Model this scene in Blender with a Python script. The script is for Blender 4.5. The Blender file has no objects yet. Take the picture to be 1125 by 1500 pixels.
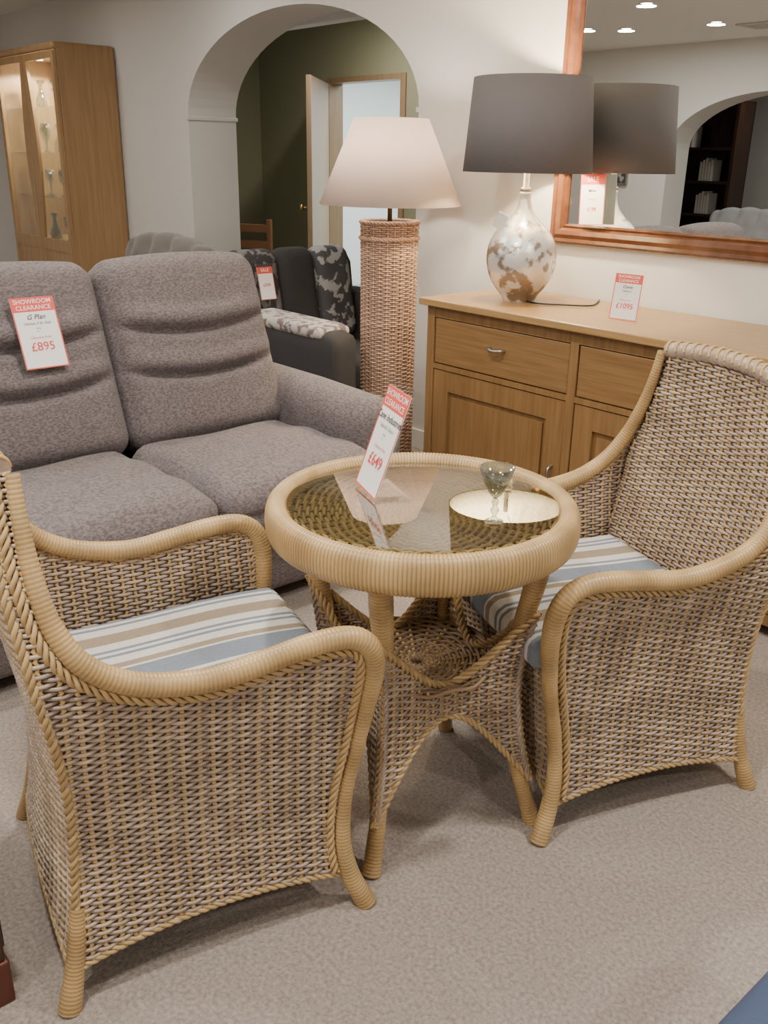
import bpy, bmesh, math, random
import numpy as np
from mathutils import Vector, Matrix, Euler
random.seed(4); rng=np.random.RandomState(4)
scene=bpy.context.scene
COL=scene.collection
pi=math.pi
# ---------------------------------------------------------------- camera
H=1.38
def setup_camera():
    f=1350.;p=math.radians(21.1);r=math.radians(1.0)
    A=Vector((.657,-.753,0)).normalized();N=Vector((.753,.657,0)).normalized()
    F=Vector((0,math.cos(p),-math.sin(p)));U0=Vector((0,math.sin(p),math.cos(p)));R0=Vector((1,0,0))
    R=math.cos(r)*R0+math.sin(r)*U0;U=-math.sin(r)*R0+math.cos(r)*U0
    T=lambda d:Vector((d.dot(A),d.dot(N),d.z))
    R,U,F=T(R),T(U),T(F)
    cam=bpy.data.cameras.new("camera");o=bpy.data.objects.new("camera",cam);COL.objects.link(o)
    m=Matrix.Identity(4)
    for i,c in enumerate((R,U,-F)):
        for j in range(3): m[j][i]=c[j]
    m[0][3]=0;m[1][3]=0;m[2][3]=H
    o.matrix_world=m
    cam.sensor_fit='VERTICAL';cam.sensor_height=36;cam.lens=f/1500*36;cam.clip_start=.02
    scene.camera=o
setup_camera()
# ---------------------------------------------------------------- materials
def M(name,col,rough=.6,metal=0.,col2=None,nscale=5.,stretch=(1,1,1),contrast=(.35,.65),bump=0.,bscale=60.,attr=False,spec=.5,detail=4.,sheen=0.):
    m=bpy.data.materials.new(name);m.use_nodes=True;nt=m.node_tree;n=nt.nodes;l=nt.links
    b=n["Principled BSDF"];b.inputs["Roughness"].default_value=rough;b.inputs["Metallic"].default_value=metal
    b.inputs["Specular IOR Level"].default_value=spec
    if sheen: b.inputs["Sheen Weight"].default_value=sheen
    c=(*col,1);b.inputs["Base Color"].default_value=c
    tc=n.new("ShaderNodeTexCoord");mp=n.new("ShaderNodeMapping");mp.inputs["Scale"].default_value=stretch
    l.new(tc.outputs["Object"],mp.inputs["Vector"])
    last=None
    if col2 is not None:
        nz=n.new("ShaderNodeTexNoise");nz.inputs["Scale"].default_value=nscale;nz.inputs["Detail"].default_value=detail
        l.new(mp.outputs[0],nz.inputs["Vector"])
        cr=n.new("ShaderNodeValToRGB");cr.color_ramp.elements[0].position=contrast[0];cr.color_ramp.elements[1].position=contrast[1]
        cr.color_ramp.elements[0].color=c;cr.color_ramp.elements[1].color=(*col2,1)
        l.new(nz.outputs["Fac"],cr.inputs[0]);last=cr.outputs[0]
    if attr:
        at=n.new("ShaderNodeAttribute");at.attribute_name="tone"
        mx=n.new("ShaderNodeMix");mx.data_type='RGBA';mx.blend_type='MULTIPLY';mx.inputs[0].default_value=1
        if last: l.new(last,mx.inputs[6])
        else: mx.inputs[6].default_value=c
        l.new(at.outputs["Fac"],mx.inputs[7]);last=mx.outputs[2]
    if last: l.new(last,b.inputs["Base Color"])
    if bump:
        nb=n.new("ShaderNodeTexNoise");nb.inputs["Scale"].default_value=bscale;nb.inputs["Detail"].default_value=3
        l.new(mp.outputs[0],nb.inputs["Vector"])
        bp=n.new("ShaderNodeBump");bp.inputs["Strength"].default_value=bump;bp.inputs["Distance"].default_value=.004
        l.new(nb.outputs["Fac"],bp.inputs["Height"]);l.new(bp.outputs[0],b.inputs["Normal"])
    return m
def thin_glass(name,tint,f0=.04,f1=.9,pw=4.):
    m=bpy.data.materials.new(name);m.use_nodes=True;nt=m.node_tree;n=nt.nodes;l=nt.links
    n.remove(n["Principled BSDF"]);out=n["Material Output"]
    t=n.new("ShaderNodeBsdfTransparent");t.inputs[0].default_value=(*tint,1)
    g=n.new("ShaderNodeBsdfGlossy");g.inputs["Roughness"].default_value=.0;g.inputs[0].default_value=(1,1,1,1)
    lw=n.new("ShaderNodeLayerWeight");lw.inputs[0].default_value=.5
    pwn=n.new("ShaderNodeMath");pwn.operation='POWER';pwn.inputs[1].default_value=pw;l.new(lw.outputs["Facing"],pwn.inputs[0])
    ma=n.new("ShaderNodeMath");ma.operation='MULTIPLY_ADD';ma.inputs[1].default_value=f1-f0;ma.inputs[2].default_value=f0;l.new(pwn.outputs[0],ma.inputs[0])
    mx=n.new("ShaderNodeMixShader");l.new(ma.outputs[0],mx.inputs[0]);l.new(t.outputs[0],mx.inputs[1]);l.new(g.outputs[0],mx.inputs[2])
    l.new(mx.outputs[0],out.inputs[0]);return m
def emis(name,col,s):
    m=bpy.data.materials.new(name);m.use_nodes=True;b=m.node_tree.nodes["Principled BSDF"]
    b.inputs["Base Color"].default_value=(*col,1);b.inputs["Emission Color"].default_value=(*col,1);b.inputs["Emission Strength"].default_value=s;return m
def shade_mat(name,col,trans,bump=.2):
    m=M(name,col,.9,bump=bump,bscale=250);nt=m.node_tree;n=nt.nodes;l=nt.links
    b=n["Principled BSDF"];tr=n.new("ShaderNodeBsdfTranslucent");tr.inputs[0].default_value=(*col,1)
    mx=n.new("ShaderNodeMixShader");mx.inputs[0].default_value=trans
    l.new(b.outputs[0],mx.inputs[1]);l.new(tr.outputs[0],mx.inputs[2]);l.new(mx.outputs[0],n["Material Output"].inputs[0]);return m
m_strand=M("wicker_strand",(.35,.265,.21),.38,col2=(.54,.43,.34),nscale=11,attr=True)
m_stake=M("wicker_golden_stake",(.54,.36,.14),.45,attr=True)
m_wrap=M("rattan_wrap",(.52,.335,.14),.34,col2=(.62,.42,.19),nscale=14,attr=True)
m_braid=M("rattan_braid",(.50,.345,.16),.45,attr=True)
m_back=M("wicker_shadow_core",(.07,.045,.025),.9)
m_shelfw=M("wicker_dark_strand",(.33,.225,.135),.5,attr=True)
m_tablew=M("wicker_table_top",(.46,.345,.18),.5,attr=True)
m_tablek=M("wicker_table_stake",(.34,.235,.11),.5,attr=True)
m_lampw=M("wicker_lamp_strand",(.50,.32,.22),.5,attr=True)
m_oak=M("oak",(.20,.108,.040),.38,col2=(.285,.163,.064),nscale=3.5,stretch=(1.2,8,30),contrast=(.3,.7),bump=.05,bscale=20)
m_oakv=M("oak_vertical",(.20,.108,.040),.38,col2=(.285,.163,.064),nscale=3.5,stretch=(18,18,1.0),contrast=(.3,.7),bump=.05,bscale=20)
m_oaktop=M("oak_top",(.33,.192,.076),.30,col2=(.42,.26,.11),nscale=3.5,stretch=(1.2,22,22),contrast=(.3,.7))
m_oakcab=M("oak_cabinet",(.30,.18,.082),.4,col2=(.385,.24,.115),nscale=3.,stretch=(14,14,.9),contrast=(.3,.7))
m_doorw=M("door_oak",(.27,.18,.10),.4,col2=(.33,.22,.125),nscale=3.,stretch=(14,14,.9),contrast=(.3,.7))
m_mahog=M("mahogany",(.098,.036,.016),.25,col2=(.150,.056,.024),nscale=4,stretch=(4,4,4))
m_darkwood=M("dark_wood",(.03,.014,.009),.3,col2=(.06,.025,.014),nscale=5,stretch=(8,8,1))
m_redwood=M("red_brown_wood",(.10,.025,.012),.3)
m_sofa=M("sofa_weave_fabric",(.108,.090,.092),.95,col2=(.205,.172,.172),nscale=95,stretch=(1,1,2.2),contrast=(.38,.62),bump=.9,bscale=170,sheen=.12)
m_char=M("charcoal_fabric",(.035,.033,.034),.95,bump=.3,bscale=180)
m_pais=M("paisley_fabric",(.04,.038,.042),.9,col2=(.17,.16,.16),nscale=22,contrast=(.48,.54))
m_leaf=M("silver_leaf_fabric",(.06,.06,.065),.8,col2=(.33,.33,.33),nscale=14,contrast=(.52,.55))
m_lpais=M("pale_paisley_fabric",(.45,.43,.40),.9,col2=(.16,.12,.12),nscale=30,contrast=(.5,.58))
m_tuft=M("grey_velvet",(.15,.135,.12),.9,bump=.2,bscale=150,sheen=.3)
m_wall=M("painted_wall",(.69,.675,.645),.85,bump=.05,bscale=80)
m_green=M("olive_wall",(.29,.285,.18),.9)
m_white=M("white_wall",(.80,.83,.84),.9)
m_ceil=M("white_ceiling",(.82,.80,.76),.9)
m_carpet=M("beige_carpet",(.265,.222,.190),1.,col2=(.45,.39,.34),nscale=120,contrast=(.3,.7),bump=1.,bscale=220,detail=6)
m_skirt=M("white_gloss_paint",(.8,.78,.74),.4)
m_paper=M("sign_paper",(.88,.87,.84),.6)
m_red=M("sign_red",(.80,.09,.06),.6)
m_ink=M("sign_ink",(.04,.04,.05),.6)
m_inkred=M("sign_price_ink",(.75,.06,.05),.6)
m_wtext=M("sign_white_ink",(.9,.88,.85),.6)
m_acryl=thin_glass("clear_acrylic",(.94,.96,.96))
m_glass=thin_glass("tinted_glass",(.55,.52,.37),.06,.95,3.0)
m_clear=thin_glass("clear_glass",(.94,.96,.95))
m_crystal=thin_glass("crystal",(.74,.79,.78),.14,.98,1.8)
m_metal=M("brushed_nickel",(.42,.40,.36),.35,1.)
m_brass=M("brass",(.75,.5,.2),.3,1.)
m_shade=shade_mat("grey_linen_shade",(.16,.15,.155),.10)
m_shadein=M("shade_lining",(.85,.78,.62),.8)
m_cream=shade_mat("cream_shade",(.88,.77,.69),.45)
m_mirror=M("mirror_glass",(.86,.88,.86),.0,1.)
m_black=M("black_cable",(.01,.01,.01),.4)
m_blue=M("blue_fabric",(.05,.075,.14),.9,bump=.3,bscale=150)
m_vent=M("vent_plastic",(.6,.6,.58),.5)
m_spot=emis("downlight_lens",(1,.93,.82),18)
m_orange=M("pine_wood",(.24,.11,.05),.4)
m_page=M("book_cover",(.55,.52,.48),.7)
m_pale=M("pale_grey_fabric",(.42,.42,.44),.9)
def mercury():
    m=M("mercury_glass",(.80,.80,.79),.36,.62,col2=(.33,.26,.20),nscale=20,contrast=(.53,.60),detail=14,bump=.5,bscale=30)
    n=m.node_tree.nodes;l=m.node_tree.links;b=n["Principled BSDF"];b.inputs["Coat Weight"].default_value=.5;b.inputs["Coat Roughness"].default_value=.06
    nz=[q for q in n if q.type=='TEX_NOISE'][0];cr=[q for q in n if q.type=='VALTORGB'][0]
    tc=[q for q in n if q.type=='TEX_COORD'][0];sp=n.new("ShaderNodeSeparateXYZ");l.new(tc.outputs["Object"],sp.inputs[0])
    ma=n.new("ShaderNodeMath");ma.operation='MULTIPLY_ADD';ma.inputs[1].default_value=-.35;ma.inputs[2].default_value=.06;l.new(sp.outputs["Z"],ma.inputs[0])
    ad=n.new("ShaderNodeMath");ad.operation='ADD';l.new(nz.outputs["Fac"],ad.inputs[0]);l.new(ma.outputs[0],ad.inputs[1]);l.new(ad.outputs[0],cr.inputs[0])
    return m
m_merc=mercury()
def stripes():
    m=bpy.data.materials.new("striped_cotton");m.use_nodes=True;nt=m.node_tree;n=nt.nodes;l=nt.links
    b=n["Principled BSDF"];b.inputs["Roughness"].default_value=.9
    tc=n.new("ShaderNodeTexCoord");sp=n.new("ShaderNodeSeparateXYZ");l.new(tc.outputs["Object"],sp.inputs[0])
    ma=n.new("ShaderNodeMath");ma.operation='MULTIPLY_ADD';ma.inputs[1].default_value=1/.26;ma.inputs[2].default_value=10.05;l.new(sp.outputs["X"],ma.inputs[0])
    fr=n.new("ShaderNodeMath");fr.operation='FRACT';l.new(ma.outputs[0],fr.inputs[0])
    cr=n.new("ShaderNodeValToRGB");cr.color_ramp.interpolation='CONSTANT'
    bl=(.22,.255,.30,1);wh=(.70,.67,.62,1);tn=(.34,.27,.19,1)
    st=[(0,bl),(.23,wh),(.27,bl),(.31,wh),(.42,tn),(.58,wh),(.68,bl),(.72,wh),(.76,bl),(.80,wh),(.90,tn),(.97,wh)]
    e=cr.color_ramp.elements;e[0].position=0;e[0].color=st[0][1];e[1].position=st[1][0];e[1].color=st[1][1]
    for p,c in st[2:]:
        k=e.new(p);k.color=c
    l.new(fr.outputs[0],cr.inputs[0]);
    nz=n.new("ShaderNodeTexNoise");nz.inputs["Scale"].default_value=90;mp=n.new("ShaderNodeMapping");mp.inputs["Scale"].default_value=(4,1,1)
    l.new(tc.outputs["Object"],mp.inputs[0]);l.new(mp.outputs[0],nz.inputs["Vector"])
    mr=n.new("ShaderNodeMapRange");mr.inputs[3].default_value=.7;mr.inputs[4].default_value=1.15;l.new(nz.outputs["Fac"],mr.inputs[0])
    mx=n.new("ShaderNodeMix");mx.data_type='RGBA';mx.blend_type='MULTIPLY';mx.inputs[0].default_value=1
    l.new(cr.outputs[0],mx.inputs[6]);l.new(mr.outputs[0],mx.inputs[7]);l.new(mx.outputs[2],b.inputs["Base Color"])
    return m
m_stripe=stripes()
# ---------------------------------------------------------------- object helpers
def thing(name,label,cat,loc=(0,0,0),rz=0,group=None):
    o=bpy.data.objects.new(name,None);COL.objects.link(o);o.location=loc;o.rotation_euler=(0,0,rz);o.empty_display_size=.1
    o["label"]=label;o["category"]=cat
    if group:o["group"]=group
    return o
def mkobj(name,me,mats,parent=None,loc=(0,0,0),rot=(0,0,0),smooth=True,kind=None,label=None):
    o=bpy.data.objects.new(name,me);COL.objects.link(o)
    if not isinstance(mats,(list,tuple)):mats=[mats]
    if not me.materials:
        for m in mats:me.materials.append(m)
    if smooth: me.polygons.foreach_set("use_smooth",[True]*len(me.polygons))
    o.parent=parent;o.location=loc;o.rotation_euler=rot
    if kind:o["kind"]=kind
    if label:o["label"]=label
    return o
def pmesh(name,v,f):
    me=bpy.data.meshes.new(name);me.from_pydata([tuple(map(float,p)) for p in v],[],[tuple(int(i) for i in q) for q in f]);me.update();return me
def boxmesh(name,bs):
    v=[];f=[]
    for (x0,x1,y0,y1,z0,z1) in bs:
        k=len(v);v+=[(x0,y0,z0),(x1,y0,z0),(x1,y1,z0),(x0,y1,z0),(x0,y0,z1),(x1,y0,z1),(x1,y1,z1),(x0,y1,z1)]
        f+=[[k+i for i in q] for q in((0,3,2,1),(4,5,6,7),(0,1,5,4),(1,2,6,5),(2,3,7,6),(3,0,4,7))]
    return pmesh(name,v,f)
def box(name,b,mat,parent=None,bev=.004,kind=None,loc=(0,0,0),rot=(0,0,0),label=None):
    bs=b if isinstance(b[0],(tuple,list)) else [b]
    o=mkobj(name,boxmesh(name,bs),mat,parent,loc,rot,False,kind,label)
    if bev:
        md=o.modifiers.new("bevel","BEVEL");md.width=bev;md.segments=2;md.limit_method='ANGLE'
    return o
def lathe(name,prof,mat,parent,loc=(0,0,0),n=48,closed=False,rot=(0,0,0),smooth=True,label=None):
    pr=[(max(r,1e-4),z) for r,z in prof];v=[];f=[];k=len(pr)
    for i in range(n):
        a=2*pi*i/n
        for r,z in pr:v.append((r*math.cos(a),r*math.sin(a),z))
    for i in range(n):
        j=(i+1)%n
        for q in range(k-1 if not closed else k):
            w=(q+1)%k
            f.append((i*k+q,j*k+q,j*k+w,i*k+w))
    me=pmesh(name,v,f);return mkobj(name,me,mat,parent,loc,rot,smooth,label=label)
def rbox(name,w,d,h,r,mat,parent,loc=(0,0,0),rot=(0,0,0),n=16,disp=None,label=None):
    bm=bmesh.new();bmesh.ops.create_cube(bm,size=2);bmesh.ops.subdivide_edges(bm,edges=bm.edges[:],cuts=n,use_grid_fill=True)
    hf=Vector((w/2,d/2,h/2));r=min(r,min(hf)*.999)
    for v in bm.verts:
        P=Vector([v.co[i]*hf[i] for i in range(3)]);u=v.co.copy()
        q=Vector([max(-(hf[i]-r),min(hf[i]-r,P[i])) for i in range(3)]);dv=P-q
        if dv.length>1e-9:dv.normalize()
        v.co=q+dv*r
        if disp: v.co+=Vector(disp(u,v.co,dv))
    me=bpy.data.meshes.new(name);bm.to_mesh(me);bm.free()
    return mkobj(name,me,mat,parent,loc,rot,True,label=label)
def catmull(P,n=12):
    P=np.array(P,float);Q=np.vstack([2*P[0]-P[1],P,2*P[-1]-P[-2]]);out=[]
    for i in range(1,len(Q)-2):
        t=np.linspace(0,1,n,endpoint=False)[:,None];a,b,c,d=Q[i-1],Q[i],Q[i+1],Q[i+2]
        out.append(.5*((2*b)+(-a+c)*t+(2*a-5*b+4*c-d)*t**2+(-a+3*b-3*c+d)*t**3))
    out.append(P[-1][None]);return np.vstack(out)
def resample(P,step):
    P=np.array(P,float);s=np.r_[0,np.cumsum(np.linalg.norm(np.diff(P,axis=0),axis=1))]
    n=max(2,int(s[-1]/step)+1);t=np.linspace(0,s[-1],n)
    return np.stack([np.interp(t,s,P[:,k]) for k in range(P.shape[1])],1),t
def frames(P,closed=False):
    if closed: T=np.roll(P,-1,0)-np.roll(P,1,0)
    else: T=np.gradient(P,axis=0)
    T/=np.linalg.norm(T,axis=1)[:,None]+1e-12
    n=np.cross(T[0],[0,0,1.]) 
    if np.linalg.norm(n)<.1:n=np.cross(T[0],[0,1.,0])
    n/=np.linalg.norm(n);Ns=[n]
    for i in range(1,len(P)):
        n=n-T[i]*n.dot(T[i]);n/=np.linalg.norm(n)+1e-12;Ns.append(n)
    Nn=np.array(Ns);return T,Nn,np.cross(T,Nn)
class MB:
    def __init__(s):s.v=[];s.f=[];s.m=[];s.c=[];s.k=0
    def add(s,V,Fq,mi,c):
        V=np.asarray(V).reshape(-1,3);s.v.append(V);Fq=np.asarray(Fq);s.f.append(Fq+s.k);s.m.append(np.full(len(Fq),mi))
        s.c.append(np.broadcast_to(np.asarray(c,float),(len(V),)).copy());s.k+=len(V)
    def tube(s,P,Nn,B,rad,sides,mi,c=1.,closed=False):
        n=len(P);a=np.arange(sides)*2*pi/sides;rad=np.broadcast_to(rad,(n,))
        V=P[:,None,:]+rad[:,None,None]*(np.cos(a)[None,:,None]*Nn[:,None,:]+np.sin(a)[None,:,None]*B[:,None,:])
        i=np.arange(n if closed else n-1)[:,None];j=np.arange(sides)[None,:];i2=(i+1)%n;j2=(j+1)%sides
        F=np.stack([i*sides+j,i2*sides+j,i2*sides+j2,i*sides+j2],-1).reshape(-1,4)
        c=np.repeat(np.broadcast_to(c,(n,)),sides);s.add(V,F,mi,c)
        if not closed:
            for idx,pp in((0,P[0]),(n-1,P[-1])):
                ring=V[idx];k=sides;s.caps=getattr(s,'caps',[]);base=s.k
                s.v.append(np.vstack([ring,pp[None]]));s.c.append(np.ones(k+1)*float(c[0]));s.k+=k+1
                s.caps+=[([base+q,base+(q+1)%k,base+k],mi) for q in range(k)]
    def mesh(s,name):
        v=np.vstack(s.v);me=bpy.data.meshes.new(name)
        quads=np.vstack(s.f) if s.f else np.zeros((0,4),int);tris=getattr(s,'caps',[])
        nq=len(quads);nt=len(tris);me.vertices.add(len(v));me.vertices.foreach_set("co",v.ravel())
        loops=np.concatenate([quads.ravel(),np.array([t[0] for t in tris],int).ravel()]) if nt else quads.ravel()
        me.loops.add(len(loops));me.loops.foreach_set("vertex_index",loops.astype(np.int32))
        me.polygons.add(nq+nt);st=np.r_[np.arange(nq)*4,nq*4+np.arange(nt)*3];me.polygons.foreach_set("loop_start",st.astype(np.int32))
        mi=np.r_[np.concatenate(s.m),[t[1] for t in tris]];me.update(calc_edges=True)
        me.polygons.foreach_set("material_index",mi.astype(np.int32))
        at=me.attributes.new("tone",'FLOAT','POINT');at.data.foreach_set("value",np.concatenate(s.c).astype(np.float32))
        me.update();me.validate();return me
def runs(mask):
    idx=np.flatnonzero(mask);
    if len(idx)==0:return []
    return [r for r in np.split(idx,np.flatnonzero(np.diff(idx)>1)+1) if len(r)>1]
def inpoly(x,y,poly):
    poly=np.asarray(poly);r=np.zeros(np.shape(x),bool);n=len(poly);x=np.asarray(x);y=np.asarray(y)
    for i in range(n):
        x1,y1=poly[i];x2,y2=poly[(i+1)%n]
        if y1==y2:continue
        c=((y1>y)!=(y2>y))&(x<(x2-x1)*(y-y1)/(y2-y1)+x1);r^=c
    return r
def weave(mb,P,ar,br,mask=None,sp=.026,row=.0078,rs=.0037,rk=.0038,amp=.0039,mrow=0,mstake=1,mback=2,back=True,stakefac=1.):
    if mask is None: mask=lambda a,b:np.ones(np.broadcast(a,b).shape,bool)
    def nrm(a,b):
        e=1e-3;pa=P(a+e,b)-P(a-e,b);pb=P(a,b+e)-P(a,b-e);n=np.cross(pa,pb);return n/(np.linalg.norm(n,axis=-1)[...,None]+1e-12)
    a0,a1=ar;b0,b1=br
    na=int(round((a1-a0)/(sp/4)))+1;a=np.linspace(a0,a1,na);j=0
    for j,b in enumerate(np.arange(b0+row/2,b1,row)):
        bb=np.full(na,b);mk=mask(a,bb)
        for r in runs(mk):
            aa=a[r];p=P(aa,bb[r]);n=nrm(aa,bb[r]);c=np.cos(pi*aa/sp+pi*j)
            p=p+n*(amp*c)[:,None];T=np.gradient(p,axis=0);T/=np.linalg.norm(T,axis=1)[:,None]+1e-12
            B=np.cross(T,n);B/=np.linalg.norm(B,axis=1)[:,None]+1e-12
            mb.tube(p,np.cross(B,T),B,rs,6,mrow,.74+.38*rng.rand())
    k0=math.ceil(a0/sp-1e-6);k1=math.floor(a1/sp+1e-6)
    for k in range(k0,k1+1):
        b=np.arange(b0+row/2,b1,row);jj=np.arange(len(b));aa=np.full(len(b),k*sp);mk=mask(aa,b)
        for r in runs(mk):
            p=P(aa[r],b[r]);n=nrm(aa[r],b[r]);p=p-n*(amp*.8*stakefac*np.cos(pi*k+pi*jj[r]))[:,None]
            e=P(aa[r]+1e-3,b[r])-P(aa[r],b[r]);e/=np.linalg.norm(e,axis=1)[:,None]+1e-12
            p=p+e*(.0026*np.cos(pi*jj[r]))[:,None]
            T=np.gradient(p,axis=0);T/=np.linalg.norm(T,axis=1)[:,None]+1e-12
            B=np.cross(T,n);B/=np.linalg.norm(B,axis=1)[:,None]+1e-12
            mb.tube(p,np.cross(B,T),B,rk,6,mstake,.85+.3*rng.rand())
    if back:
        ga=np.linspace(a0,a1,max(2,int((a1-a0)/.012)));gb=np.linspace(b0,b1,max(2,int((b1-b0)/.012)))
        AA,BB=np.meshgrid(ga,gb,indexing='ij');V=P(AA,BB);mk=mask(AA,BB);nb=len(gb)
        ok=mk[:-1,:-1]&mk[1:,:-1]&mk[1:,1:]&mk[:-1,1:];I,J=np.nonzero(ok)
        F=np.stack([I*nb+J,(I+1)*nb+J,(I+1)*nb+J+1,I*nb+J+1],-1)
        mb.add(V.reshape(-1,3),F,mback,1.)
def wrapped(mb,P,rad,mi=0,pitch=.0074,depth=.055,sides=14,closed=False,sub=4):
    P,s=resample(P,pitch/sub);
    if np.ndim(rad): rad=np.interp(np.linspace(0,1,len(P)),np.linspace(0,1,len(rad)),rad)
    T,N,B=frames(P);w=np.abs(np.sin(pi*s/pitch));c=(.55+.45*w**.6)*(.93+.12*np.sin(np.floor(s/pitch)*12.9898)*.9)  # grooves between wraps darkened in the tone as painted occlusion; wraps also vary
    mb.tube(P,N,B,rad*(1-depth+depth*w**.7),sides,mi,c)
def braid(mb,P,amp=.006,r=.0042,pitch=.05,k=3,mi=0):
    P,s=resample(P,.006);T,N,B=frames(P)
    for q in range(k):
        ph=2*pi*s/pitch+q*2*pi/k;Q=P+N*(amp*np.cos(ph))[:,None]+B*(amp*.8*np.sin(ph))[:,None]
        t,n,b=frames(Q);mb.tube(Q,n,b,r,6,mi,.8+.3*rng.rand())
def st(*a):return np.stack(np.broadcast_arrays(*a),-1)
# ---------------------------------------------------------------- wicker chair
def build_chair(loc,rz):
    T2=catmull([(-.252,.945),(-.252,.90),(-.250,.84),(-.244,.78),(-.230,.72),(-.200,.665),(-.150,.625),(-.085,.600),(0,.588),(.09,.598),(.17,.609),(.235,.608),(.274,.588),(.292,.548),(.291,.48),(.272,.36),(.250,.25),(.243,.15),(.256,.07),(.284,.0)],10)
    Rr=catmull([(-.286,.953),(-.292,.88),(-.290,.8),(-.272,.66),(-.250,.52),(-.238,.40),(-.240,.3),(-.248,.2),(-.262,.1),(-.286,0)],10)
    yr=lambda z:np.interp(z,Rr[::-1,1],Rr[::-1,0])
    xt=catmull([(.285,0),(.268,.08),(.256,.2),(.256,.3),(.268,.45),(.288,.57),(.285,.66),(.258,.75),(.222,.85),(.192,.96)],10)
    xs=lambda z:np.interp(z,xt[:,1],xt[:,0])
    ft=catmull([(.270,0),(.248,.08),(.238,.16),(.246,.27),(.260,.38),(.278,.47)],8)
    yf=lambda z:np.interp(z,ft[:,1],ft[:,0])
    arch=lambda y:.07+.035*(1-(y/.27)**2)
    yy=np.linspace(.252,-.265,24)
    legT=T2[T2[:,1]>.075]
    poly=np.vstack([legT,np.stack([yy,arch(yy)],1),Rr[::-1][(Rr[::-1,1]>.075)]])
    ch=thing("wicker_armchair","honey rattan wicker armchair with curved arms and striped seat cushion","chair",loc,rz,"wicker conservatory armchairs")
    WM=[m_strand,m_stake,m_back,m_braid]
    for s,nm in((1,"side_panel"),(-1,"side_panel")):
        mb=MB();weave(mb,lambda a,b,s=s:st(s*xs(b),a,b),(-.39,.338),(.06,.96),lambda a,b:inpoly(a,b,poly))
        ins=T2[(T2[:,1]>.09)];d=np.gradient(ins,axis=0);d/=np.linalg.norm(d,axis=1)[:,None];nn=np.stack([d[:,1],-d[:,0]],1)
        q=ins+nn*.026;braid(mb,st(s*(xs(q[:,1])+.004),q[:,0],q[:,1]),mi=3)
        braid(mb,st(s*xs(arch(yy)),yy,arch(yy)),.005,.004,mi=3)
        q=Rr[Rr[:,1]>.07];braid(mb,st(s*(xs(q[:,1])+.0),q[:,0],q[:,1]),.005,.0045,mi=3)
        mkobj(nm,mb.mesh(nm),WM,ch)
        mb=MB();P=st(s*(xs(T2[:,1])+.002),T2[:,0],T2[:,1])
        rad=[.011,.013,.015,.017,.019,.020,.021,.021,.021,.021,.021,.021,.019,.016,.015,.016,.017,.019,.021]
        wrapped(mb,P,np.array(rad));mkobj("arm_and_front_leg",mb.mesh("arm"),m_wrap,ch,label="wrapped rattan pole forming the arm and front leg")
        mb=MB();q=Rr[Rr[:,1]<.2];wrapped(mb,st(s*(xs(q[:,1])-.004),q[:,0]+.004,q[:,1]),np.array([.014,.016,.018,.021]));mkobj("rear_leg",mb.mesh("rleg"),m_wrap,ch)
    mb=MB()
    bow=lambda a,z:.022*(1-(a/xs(z))**2)
    weave(mb,lambda a,b:st(a,yr(b)-bow(a,b),b),(-.312,.312),(.07,.945),lambda a,b:(np.abs(a)<=xs(b))&(b>.07+.04*(1-(a/.27)**2)))
    yi=lambda z:np.interp(z,[.36,.45,.6,.75,.94],[-.165,-.195,-.232,-.256,-.262])
    weave(mb,lambda a,b:st(-a,yi(b)-bow(a,b)*1.2,b),(-.312,.312),(.38,.945),lambda a,b:(np.abs(a)<=xs(b)-.012))
    xx=np.linspace(-.27,.27,30);zz=.07+.04*(1-(xx/.27)**2);braid(mb,st(xx,yr(zz)-bow(xx,zz),zz),.005,.004,mi=3)
    TW=.196
    xx=np.linspace(-TW,TW,40);P=st(xx,-.270-.024*(1-(xx/TW)**2),.949+.012*(1-(xx/TW)**2))
    P,s=resample(P,.003);T,N,B=frames(P);mb.tube(P,N,B,.017+.0035*np.abs(np.sin(pi*s/.026)),10,0,1.)
    for k in range(-7,8):
        t=k*.026;p0=np.array([[t+.010*u/6, -.270-.024*(1-(t/TW)**2)+.021*math.cos(pi*u/12), .949+.012*(1-(t/TW)**2)+.021*math.sin(pi*u/12)] for u in range(13)])
        tt,nn,bb=frames(p0);mb.tube(p0,nn,bb,.0035,6,1,1.)
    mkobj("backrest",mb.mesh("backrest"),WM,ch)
    mb=MB();weave(mb,lambda a,b:st(a,yf(b),b),(-.286,.286),(.07,.405),lambda a,b:(np.abs(a)<=xs(b)-.005)&(b>.075+.06*(1-(a/.27)**2)))
    xx=np.linspace(-.26,.26,30);zz=.075+.06*(1-(xx/.27)**2);braid(mb,st(xx,yf(zz),zz),.005,.004,mi=3)
    wr=st(np.linspace(-.255,.255,20),np.full(20,.270),np.full(20,.405));braid(mb,wr,.006,.005,mi=3)
    mkobj("front_apron",mb.mesh("apron"),WM,ch)
    mb=MB();weave(mb,lambda a,b:st(a,b,np.full(np.shape(a),.385)),(-.234,.234),(-.17,.25),None,row=.012,rs=.006);mkobj("seat_deck",mb.mesh("deck"),WM,ch)
    def dsp(u,c,dv):
        z=.008*(1-u.x**2)*(1-u.y**2)*(1 if u.z>0 else 0);return(-u.x*.012*(1-u.y)*.5 ,0,z+.004*math.sin(3*u.y))
    rbox("seat_cushion",.50,.50,.07,.026,m_stripe,ch,(0,.055,.43),n=22,disp=dsp,label="blue, white and tan striped cotton cushion")
    return ch
def copy_tree(o,loc,rz):
    c=o.copy();COL.objects.link(c);c.location=loc;c.rotation_euler=(0,0,rz)
    for k in list(o.children):
        q=k.copy();q.parent=c;COL.objects.link(q)
    return c
chair=build_chair((-1.433,.712,0),math.radians(-13.5))
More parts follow.
